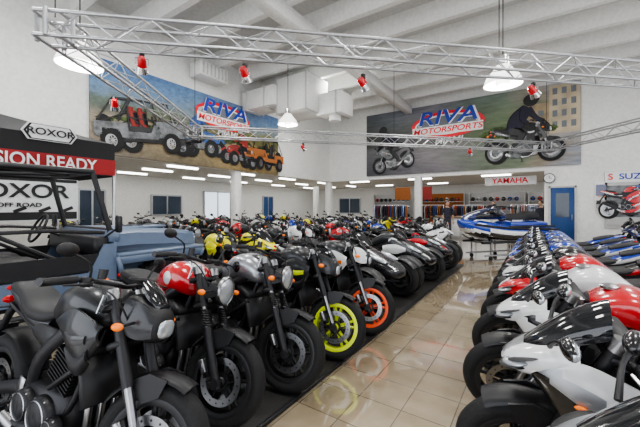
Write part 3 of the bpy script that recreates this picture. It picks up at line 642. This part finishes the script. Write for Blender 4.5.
for i in range(4):
    for j in range(3): pr(.55+j*.28,.7+j*.28,4.5+i*.42,4.74+i*.42,'pr_win',.038)
for i in range(2):
    for j in range(2): pr(-.2+j*.3,-.02+j*.3,4.6+i*.42,4.8+i*.42,'pr_win',.038)
o=b.obj('printed_buildings'); o.parent=rb
it=[(-1.6+i*.3,4.3+rg.uniform(-.1,.3),rg.uniform(.15,.35),rg.uniform(.1,.25),'pr_green') for i in range(8)]
blot('R',rb,it,'printed_bushes')
deco(ME['sport'],'R',-5.7,3.25,1.3,rb,{**BK,'A':'pr_grey','C':'metal'},-1,10,-38,.012); deco(RD,'R',-5.7,3.25,1.3,rb,{'A':'shirt','C':'plastic'},-1,10,-38,.016)
deco(ME['mt'],'R',-.4,3.25,1.5,rb,{**BK,'C':'metal'},1,0,-30,.012); deco(RD,'R',-.4,3.25,1.5,rb,{'A':'shirt','C':'plastic'},1,0,-30,.016)
def logo(u,z,S,wall,par):
    b=MB()
    def disc(rx,rz,mk,off):
        pts=[(rx*math.cos(2*math.pi*k/48),rz*math.sin(2*math.pi*k/48)) for k in range(48)]
        if wall=='L': a=[(off,p,q) for p,q in pts]; c=[(off+.01,p,q) for p,q in pts]
        else: a=[(p,-off,q) for p,q in pts]; c=[(p,-off-.01,q) for p,q in pts]
        b.rings([a,c],mk,smooth=False)
    disc(1.35*S,.52*S,'txt_red',0); disc(1.2*S,.40*S,'txt_white',.012); disc(1.12*S,.34*S,'pr_win',.024)
    base=(XL+.1,u,z) if wall=='L' else (u,YB-.1,z)
    o=b.obj('logo_disc',(0,0,0)); o.parent=par; o.location=Vector(base)-par.location
    def tx(s_,du,dz,size,mk,off,sx=1):
        loc=(XL+.12+off,u+du,z+dz) if wall=='L' else (u+du,YB-.12-off,z+dz)
        text(s_,loc,size,mk,'+X' if wall=='L' else '-Y',par,sx=sx,shear=.2)
    tx('RIVA',0.03,.25*S,.78*S,'txt_white',.02,1.4); tx('RIVA',0,.27*S,.74*S,'txt_blue',.035,1.4)
    b2=MB()
    if wall=='L': b2.box((.035,0,-.2*S),(.012,2.6*S,.34*S),'txt_white')
    else: b2.box((0,-.035,-.2*S),(2.6*S,.012,.34*S),'txt_white')
    o=b2.obj('logo_band'); o.parent=par; o.location=Vector(base)-par.location
    tx('MOTORSPORTS',0,-.21*S,.3*S,'txt_red',.035,1.2); tx('MIAMI',.1,-.64*S,.34*S,'txt_white',.02,1.1)
logo(7.75,4.75,.9,'L',lb); logo(-3.3,5.2,1.15,'R',rb)
p=simple('wall_poster',(2.85,YB-.03,1.75),(1.6,.04,2.0),'cabinet')
b=MB(); b.box((0,-.03,.8),(1.6,.02,.38),'sign_white'); b.box((0,-.03,-.2),(1.5,.02,1.4),'pr_grey'); b.box((0,-.045,-.75),(1.5,.01,.3),'cloth_c'); o=b.obj('print',(0,0,0)); o.parent=p
text('SUZUKI',(2.95,YB-.08,2.55),.28,'txt_blue','-Y',p,sx=1.1); text('S',(2.2,YB-.085,2.55),.3,'txt_red','-Y',p)
deco(ME['sport'],'R',2.75,1.15,1.0,p,{'A':'paint_red','B':'paint_blue','C':'paint_white','RIM':'metal','TANK':'paint_red'},1,-6,-35)
p=simple('wall_poster',(1.95,YB-.03,1.9),(.35,.04,1.0),'sign_white')
b=MB(); b.box((0,-.03,.2),(.28,.02,.4),'paint_navy'); b.box((0,-.03,-.3),(.28,.02,.3),'cloth_c'); o=b.obj('print',(0,0,0)); o.parent=p
# ============================================================ TRUSS
def uv(u,d): return (.83*u-.558*d,.558*u+.83*d)
b=MB()
def truss(b,p0,p1,z,s=.3):
    p0=Vector((p0[0],p0[1],z)); p1=Vector((p1[0],p1[1],z)); L=(p1-p0).length; t=(p1-p0)/L; n=Vector((-t.y,t.x,0)); up=Vector((0,0,1)); h=s/2
    cs=[n*a*h+up*c*h for a,c in((-1,-1),(1,-1),(1,1),(-1,1))]
    for c in cs: b.tube([p0+c-t*h,p1+c+t*h],.024,'alu',8)
    N=int(L/.38)
    for i in range(N):
        for k in range(4):
            a,c=cs[k],cs[(k+1)%4]
            if (i+k)%2: a,c=c,a
            b.tube([p0+t*L*i/N+a,p0+t*L*(i+1)/N+c],.009,'alu',5,caps=False)
A=uv(-3.35,4.05); Bc=uv(-3.75,9.6); C=uv(8.5,12.0); D=uv(9.0,6.0); ZT=3.75
for q,r in((A,D),(A,Bc),(Bc,C),(C,D)): truss(b,q,r,ZT)
for c in (A,Bc,C,D):
    for sx_ in(-1,1):
        for sy_ in(-1,1): b.tube([(c[0]+sx_*.14,c[1]+sy_*.14,ZT-.17),(c[0]+sx_*.14,c[1]+sy_*.14,ZT+.17)],.026,'alu',8)
for c in (A,Bc,C,D,uv(2.8,5.0),uv(2.5,10.8)): b.tube([(c[0],c[1],ZT+.15),(c[0],c[1],6.3 if abs(c[0]+5)>.3 else 5.9)],.008,'engine',5)
b.obj('lighting_truss')
def spot(px,z,d,tgt,S=.78):
    u=(px-320)/320*d; x,y=uv(u,d)
    b=MB(['paint_red','chrome','lamp_on','engine','alu'])
    b.T=Matrix.Scale(S,4)
    b.box((0,0,.13),(.08,.08,.1),'engine',.01); b.tube([(0,-.1,0),(0,-.1,.1),(0,.1,.1),(0,.1,0)],.01,'chrome',6)
    b.T=Matrix.Scale(S,4)@Matrix.Rotation(rad(130),4,'Y')
    b.lathe([(.001,-.13),(.05,-.13),(.07,-.08),(.075,.0),(.078,.04)],(0,0,0),'z','paint_red',20)
    b.lathe([(.076,.03),(.09,.06),(.1,.12),(.108,.14),(.09,.145)],(0,0,0),'z','chrome',20); b.lathe([(.09,.11),(.001,.10)],(0,0,0),'z','lamp_on',20)
    b.T=Matrix(); b.obj('track_spotlight',(x,y,z-.16),tgt)
for px,t in((142,150),(245,110),(363,70)): spot(px,ZT-.17,4.05+(px-55)*.0018+.35*((px-55)/300),t)
spot(533,ZT-.17,5.3,60); spot(115,ZT-.17,6.0,150); spot(303,ZT-.17,10.3,80); spot(470,ZT-.17,11.2,90)
def pend(px,py,d,dia):
    u=(px-320)/320*d; x,y=uv(u,d); z=1.5+(207-py)*d/320; r=dia/2
    b=MB(['lamp_dome','chrome','engine'])
    b.lathe([(.06,.5*r+.12),(.12,.5*r+.1),(r*.55,.5*r),(r*.85,.15*r),(r,-.25*r),(r*.97,-.27*r)],(0,0,0),'z','lamp_dome',32)
    b.lathe([(.001,.5*r+.3),(.09,.5*r+.28),(.1,.5*r+.1),(.06,.5*r+.08)],(0,0,0),'z','chrome',18)
    b.ell((0,0,-.05*r),(.13,.13,.16),'lamp_dome')
    b.tube([(0,0,.5*r+.28),(0,0,6.75-z)],.012,'engine',6)
    b.obj('pendant_lamp',(x,y,z))
    l=bpy.data.lights.new('lamp_bulb','POINT'); l.energy=60; l.shadow_soft_size=.15; l.color=(1,.98,.94); o=bpy.data.objects.new('pendant_bulb',l); o.location=(x,y,z-.25); bpy.context.collection.objects.link(o)
pend(80,60,5.6,.72); pend(503,80,6.0,.66); pend(288,122,11.0,.68)
b=MB()
for x in(-14.5,-12.5,-10.8):
    for yy in(4,7,10,13,16.5,20): b.box((x,yy,2.96),(.14,1.2,.06),'strip_on',.01)
for x in(-8.5,-5,-1.5,2):
    for yy in(16.8,20.5): b.box((x,yy,2.96),(1.2,.14,.06),'strip_on',.01)
b.obj('ceiling_light_strips')
# ============================================================ CANOPY & VEHICLE
cr=bpy.data.objects.new('display_canopy',None); bpy.context.collection.objects.link(cr)
b=MB()
x0,x1,y0,y1=-9.3,-6.5,-.3,2.8
for x in(x0,x1):
    for yy in(y0,y1): b.box((x,yy,1.1),(.05,.05,2.2),'alu',.008); b.box((x,yy,.02),(.15,.15,.04),'engine')
for x in(x0,x1): b.box((x,(y0+y1)/2,2.36),(.03,y1-y0,.6),'fabric_black')
for yy in(y0,y1): b.box(((x0+x1)/2,yy,2.36),(x1-x0,.03,.6),'fabric_black')
b.box((x1+.02,(y0+y1)/2,2.22),(.02,y1-y0+.02,.28),'fabric_red'); b.box(((x0+x1)/2,y1+.02,2.22),(x1-x0,.02,.28),'fabric_red')
b.add([(x0,y0,2.66),(x1,y0,2.66),(x1,y1,2.66),(x0,y1,2.66),((x0+x1)/2,(y0+y1)/2,3.2)],[(0,1,4),(1,2,4),(2,3,4),(3,0,4)],'fabric_black',False)
b.obj('canopy_frame',parent=cr)
text('MISSION READY',(x1+.05,1.68,2.22),.27,'txt_white','+X',cr,sx=.84)
hx=[(-.36,0),(-.28,.13),(.28,.13),(.36,0),(.28,-.13),(-.28,-.13)]
b=MB()
for s,mk,o in((1.0,'sign_white',0),(.92,'txt_black',.012),(.84,'sign_white',.024)):
    b.rings([[(o,p*s,q*s) for p,q in hx],[(o+.012,p*s,q*s) for p,q in hx]],mk,smooth=False)
hs=b.obj('hexagon_sign',(x1+.04,1.85,2.68)); hs.parent=cr
text('ROXOR',(x1+.09,1.85,2.68),.15,'txt_black','+X',cr,sx=1.15)
b=MB(); b.box((0,0,0),(.03,1.5,.68),'sign_white')
for i in range(5): b.box((.02,-.6+i*.3,-.16),(.01,.16,.05),'txt_black',rot=(25,0,0))
b.box((.02,0,-.26),(.01,1.46,.12),'txt_black'); b.box((.02,0,.31),(.01,1.46,.05),'txt_black')
sg=b.obj('sign_board',(x1-.05,1.5,1.62)); sg.parent=cr
text('ROXOR',(x1-.02,1.5,1.74),.30,'txt_black','+X',cr,sx=1.15); text('OFF ROAD',(x1-.02,1.5,1.53),.09,'txt_black','+X',cr,sx=1.2)
inst('off_road_vehicle',ME['jeep'],(-5.0,1.2,0),90,scale=(1.04,1.04,1.04))
# ============================================================ ROWS
def mo(kind,x,y,ang,A_='paint_black',B_='paint_black',C_='metal',R_='plastic',F_='engine',lean=-7,tank=None):
    n={'retro':'motorcycle','mt':'motorcycle','sport':'sport_motorcycle','sport2':'sport_motorcycle','trike':'three_wheel_motorcycle','atv':'quad_bike','jet':'jet_ski'}[kind]
    if kind in('trike','atv','jet'): lean=0
    return inst(n,ME[kind],(x,y,.024 if (-3.6<x<-1.4 and y<8.7) else 0),ang,lean,{'A':A_,'B':B_,'C':C_,'RIM':R_,'FORK':F_,'TANK':tank or A_})
J=lambda a:a+random.uniform(-2,2)
mo('mt',-1.56,.80,8,'paint_dkgrey','paint_black','paint_dkgrey')
mo('retro',-1.76,1.40,-1,'paint_red','paint_white','paint_black')
mo('retro',-1.66,1.98,-2,'paint_silver','paint_black','metal')
mo('mt',-1.63,2.66,-2,'paint_dkgrey','paint_black','neon','neon','engine')
mo('mt',-1.62,3.40,-2,'paint_white','paint_black','paint_orange','orange_rim','engine',tank='paint_dkgrey')
mo('trike',-1.9,4.6,-4,'paint_black','paint_dkgrey','paint_silver')
mo('trike',-1.8,6.0,-4,'paint_dkgrey','paint_black','paint_white')
mo('trike',-1.8,7.4,-4,'paint_black','paint_black','paint_red')
mo('sport',-1.8,8.6,-2,'paint_white','paint_black','paint_black')
cols=['paint_yellow2','paint_yellow2','paint_dkgrey','paint_white','paint_black','paint_red','paint_black','paint_silver','paint_blue','paint_black','paint_dkgrey','paint_white']
ks=['mt','sport','retro','mt','retro','sport','mt','retro','sport2','mt']
mo('sport',-3.8,4.05,-6,'paint_yellow2','paint_black','paint_black',tank='paint_yellow2'); mo('mt',-4.0,3.35,-10,'paint_yellow2','paint_black','neon','plastic',tank='paint_yellow2')
for i in range(2,9): mo(ks[i%10],-4.3,3.6+i*.82,J(-2),cols[i%12],'paint_black','metal')
for i in range(11): mo(ks[(i*3+1)%10],-6.7,3.8+i*.85,J(-4),cols[(i*5+2)%12] if i>2 else 'paint_black','paint_black','metal')
for i in range(8): mo(ks[(i*3+2)%10],-3.4-i*.75,13.2,J(-90),cols[(i*7+3)%12],'paint_black','metal')
for i in range(10): mo(ks[(i*3)%10],-11,3.6+i*1.1,J(0),cols[(i*5+4)%12],'paint_black','metal')
for i in range(8): mo(ks[(i*7)%10],-13.4,4.2+i*1.3,J(180),cols[(i*5+1)%12],'paint_black','metal')
W,K,R_,BL,NV,SV,DG='paint_white','paint_black','paint_red','paint_blue','paint_navy','paint_silver','paint_dkgrey'
rr=[(.08,1.24,'sport',SV,K,W,SV),(-.06,1.92,'sport2',W,K,SV,K),(-.15,2.66,'sport',W,K,K,R_),(-.2,3.40,'sport2',R_,K,W,W),(-.22,4.12,'sport',W,K,R_,R_),(-.24,4.85,'sport2',K,K,R_,K),
(-.25,5.6,'sport2',BL,NV,W,BL),(-.25,6.35,'sport',BL,K,W,NV),(-.25,7.1,'sport2',NV,K,SV,BL),(-.25,7.85,'sport',BL,K,K,BL)]
for x,y,k,a,bb,c,t in rr: mo(k,x,y,178,a,bb,c,tank=t)
for i in range(7): mo(['sport2','sport'][i%2],2.3,3.9+i*.85,J(178),[W,R_,K,BL,NV,BL,SV][i],K,W)
for i in range(4): mo(['sport','mt'][i%2],2.2,11.2+i*.85,J(178),[BL,K,NV,W][i],K,W)
mo('jet',-.75,11.0,232,BL,K,W,tank=NV)
# ============================================================ SHOP FURNITURE
b=MB(); b.box((0,0,.5),(3.2,.6,1.0),'cabinet',.02); b.box((0,0,1.03),(3.4,.75,.06),'wood',.02)
for i in range(5): b.box((-1.3+i*.65,-.31,.5),(.55,.02,.8),'sign_white',.01)
b.box((-.8,0,1.22),(.45,.05,.32),'plastic',.01); b.box((-.8,.02,1.09),(.1,.1,.06),'plastic')
b.obj('sales_counter',(-2.6,16.6,0))
def rack(x,y,rz):
    b=MB()
    for s in(-1,1): b.tube([(s*.8,0,.05),(s*.8,0,1.6)],.02,'chrome',8); b.tube([(s*.8,-.25,.05),(s*.8,.25,.05)],.02,'chrome',8)
    b.tube([(-.8,0,1.6),(.8,0,1.6)],.02,'chrome',8)
    for i in range(15):
        k=random.choice(['cloth_a','cloth_b','cloth_c','cloth_d','shirt','shirt','shirt']); xx=-.72+i*.103
        b.rings([[(xx+t*.06,-w,z),(xx+t*.06,w,z),(xx+t*.06+.04,w,z),(xx+t*.06+.04,-w,z)] for w,z,t in((.06,1.56,0),(.22,1.48,.1),(.25,1.3,.0),(.2,1.1,.2),(.22,.8,.1))],k,smooth=False)
    b.obj('clothes_rack',(x,y,0),rz)
for x,y,r in((-6.8,17,10),(-5,18.5,0),(-7.4,19.5,5),(-.2,18.2,0),(1.8,17.4,20),(-3.2,20,0)): rack(x,y,r)
def shelf(x,y,rz,L=3):
    b=MB(); b.box((0,.2,1.2),(L,.04,2.4),'cloth_d' if x<-5 and x>-7 else 'cabinet')
    for s in(-1,1): b.box((s*L/2,0,1.2),(.04,.4,2.4),'cabinet')
    for z in(.2,.75,1.3,1.85):
        b.box((0,0,z),(L,.4,.03),'cabinet'); n=int(L/.34)
        for i in range(n):
            k=random.choice(['paint_black','paint_red','paint_white','paint_blue','paint_black','paint_dkgrey']); xx=-L/2+.2+i*.34
            b.ell((xx,0,z+.15),(.12,.14,.135),k,12,8,fn=lambda px,py,pz:'smoke' if (py<-.07 and abs(pz-z-.15)<.05) else None)
    b.obj('helmet_shelf',(x,y,0),rz)
for i,x in enumerate((-8.6,-5.3,-2,1.2)): shelf(x,YBB-.5,0)
for x,k,w in((-6.2,'cloth_d',.9),(-4.9,'cloth_a',.6)): simple('hanging_poster',(x,17.6,2.25),(w,.04,.7),k)
s=simple('hanging_sign',(-.9,15.9,2.62),(1.9,.06,.36),'sign_white'); text('YAMAHA',(-.9,15.85,2.62),.32,'txt_red','-Y',s)
b=MB(); b.lathe([(.001,-.03),(.16,-.03),(.18,0)],(0,0,0),'y','sign_white',24); b.lathe([(.165,-.035),(.19,-.03),(.19,.02)],(0,0,0),'y','plastic',24); b.box((0,-.04,.05),(.015,.01,.1),'txt_black'); b.box((.04,-.04,0),(.08,.01,.015),'txt_black'); b.obj('wall_clock',(.45,YB-.05,2.6))
# ============================================================ PEOPLE
def person(loc,rz,pose=0):
    J=[((0,0,.95),.13),((0,0,1.15),.125),((0,0,1.36),.14),((0,0,1.48),.06),((0,0,1.56),.055),
       ((.17,0,1.40),.06),((.22,.0,1.15),.043),((.2,.18,.98),.034),((.18,.26,.97),.022),
       ((-.17,0,1.40),.06),((-.23,-.02,1.14),.043),((-.24,.05,.9),.034),((-.24,.08,.82),.022),
       ((.1,0,.88),.095),((.11,.02,.5),.065),((.11,-.02,.1),.045),((.12,.12,.04),.035),
       ((-.1,0,.88),.095),((-.12,.02,.5),.065),((-.12,-.02,.1),.045),((-.13,.12,.04),.035)]
    E=[(0,1),(1,2),(2,3),(3,4),(2,5),(5,6),(6,7),(7,8),(2,9),(9,10),(10,11),(11,12),(0,13),(13,14),(14,15),(15,16),(0,17),(17,18),(18,19),(19,20)]
    me=bpy.data.meshes.new('p'); me.from_pydata([j[0] for j in J],E,[]); o=bpy.data.objects.new('tmp',me); bpy.context.collection.objects.link(o)
    sk=o.modifiers.new('s','SKIN')
    for i,j in enumerate(J): me.skin_vertices[0].data[i].radius=(j[1],j[1]*.85)
    me.skin_vertices[0].data[0].use_root=True
    su=o.modifiers.new('u','SUBSURF'); su.levels=2
    dg=bpy.context.evaluated_depsgraph_get(); m2=bpy.data.meshes.new_from_object(o.evaluated_get(dg)); bpy.data.objects.remove(o)
    for k in('shirt','pants','skin','paint_black'): m2.materials.append(M[k])
    for p in m2.polygons:
        c=p.center; p.use_smooth=True
        p.material_index=2 if (c.z>1.47 or (abs(c.x)>.17 and c.z<1.13 and c.z>.7)) else (0 if c.z>.93 else (3 if c.z<.1 else 1))
    root=bpy.data.objects.new('person',None); bpy.context.collection.objects.link(root); root.location=loc; root.rotation_euler=(0,0,rad(rz))
    bo=bpy.data.objects.new('body',m2); bpy.context.collection.objects.link(bo); bo.parent=root
    b=MB()
    b.ell((0,.01,1.66),(.075,.095,.115),'skin',18,12); b.ell((0,-.012,1.69),(.083,.095,.1),'hair',18,12)
    b.ell((0,.105,1.65),(.012,.02,.022),'skin',8,6); b.ell((0,.096,1.605),(.025,.01,.007),'cloth_a',8,5)
    for s in(1,-1):
        b.ell((s*.03,.092,1.67),(.013,.01,.008),'sign_white',8,5); b.ell((s*.03,.1,1.67),(.006,.005,.006),'hair',6,4); b.ell((s*.078,0,1.655),(.012,.02,.03),'skin',8,6)
    for hx,hy,hz,dy,dz in((.18,.28,.965,.09,-.01),(-.24,.085,.79,.02,-.09)):
        b.ell((hx,hy,hz),(.03,.045,.03),'skin',8,6)
        for i in range(4): b.tube([(hx-.024+i*.016,hy,hz),(hx-.026+i*.017,hy+dy*.6,hz+dz*.6),(hx-.024+i*.016,hy+dy*(.85+.1*(i%3)),hz+dz*(.85+.1*(i%3))-.012)],.008,'skin',6)
        b.tube([(hx-.03,hy-.01,hz),(hx-.05,hy+dy*.4,hz+dz*.4)],.009,'skin',6)
    h=b.obj('head_and_hands',parent=root)
person((-3.4,15.75,0),200); person((-1.7,17.8,0),170); person((.2,16.6,0),140)
# ============================================================ LIGHTS
def area(name,loc,rot,sx,sy,e,col=(1,1,1)):
    l=bpy.data.lights.new(name,'AREA'); l.shape='RECTANGLE'; l.size=sx; l.size_y=sy; l.energy=e; l.color=col
    o=bpy.data.objects.new(name,l); o.location=loc; o.rotation_euler=[rad(a) for a in rot]; bpy.context.collection.objects.link(o)
area('storefront_daylight',((XL+XR)/2,YF+.05,2.8),(90,0,0),14,4.6,370,(.96,.98,1))
area('window_daylight',(XR-.02,5,2.3),(0,90,0),2.8,16,190,(.96,.98,1))  # added area lamp, brightens the room from the unseen right wall
for x in(-6.5,-2.2,2.5):
    for yy in(1,5.5,10.5): area('ceiling_fixture_light',(x,yy,6.2 if x!=-6.5 else 6.25),(0,0,0),1.0,1.0,70,(1,.985,.955))  # area lamps added under the ceiling to brighten the room; no fixtures there
for x,yy,sx,sy in((-13,7,4,9),(-13,17,4,8),(-5,19,8,5),(2,19,5,5)): area('low_ceiling_light',(x,yy,2.9),(0,0,0),sx,sy,70,(1,1,.98))
w=bpy.data.worlds.new('World'); bpy.context.scene.world=w; w.use_nodes=True; bg=w.node_tree.nodes['Background']
sky=w.node_tree.nodes.new('ShaderNodeTexSky'); sky.sky_type='PREETHAM'
w.node_tree.links.new(sky.outputs[0],bg.inputs[0]); bg.inputs[1].default_value=.3
# ============================================================ CAMERA
cd=bpy.data.cameras.new('camera'); cd.sensor_width=36; cd.lens=18.0; cd.shift_y=-6.5/640; cd.clip_start=.05; cd.clip_end=100
co=bpy.data.objects.new('camera',cd); co.location=(0,0,1.5); co.rotation_euler=(rad(90),0,rad(33.9)); bpy.context.collection.objects.link(co)
sc=bpy.context.scene; sc.camera=co
sc.view_settings.view_transform='AgX'; sc.view_settings.look='AgX - Medium High Contrast'; sc.view_settings.exposure=.6
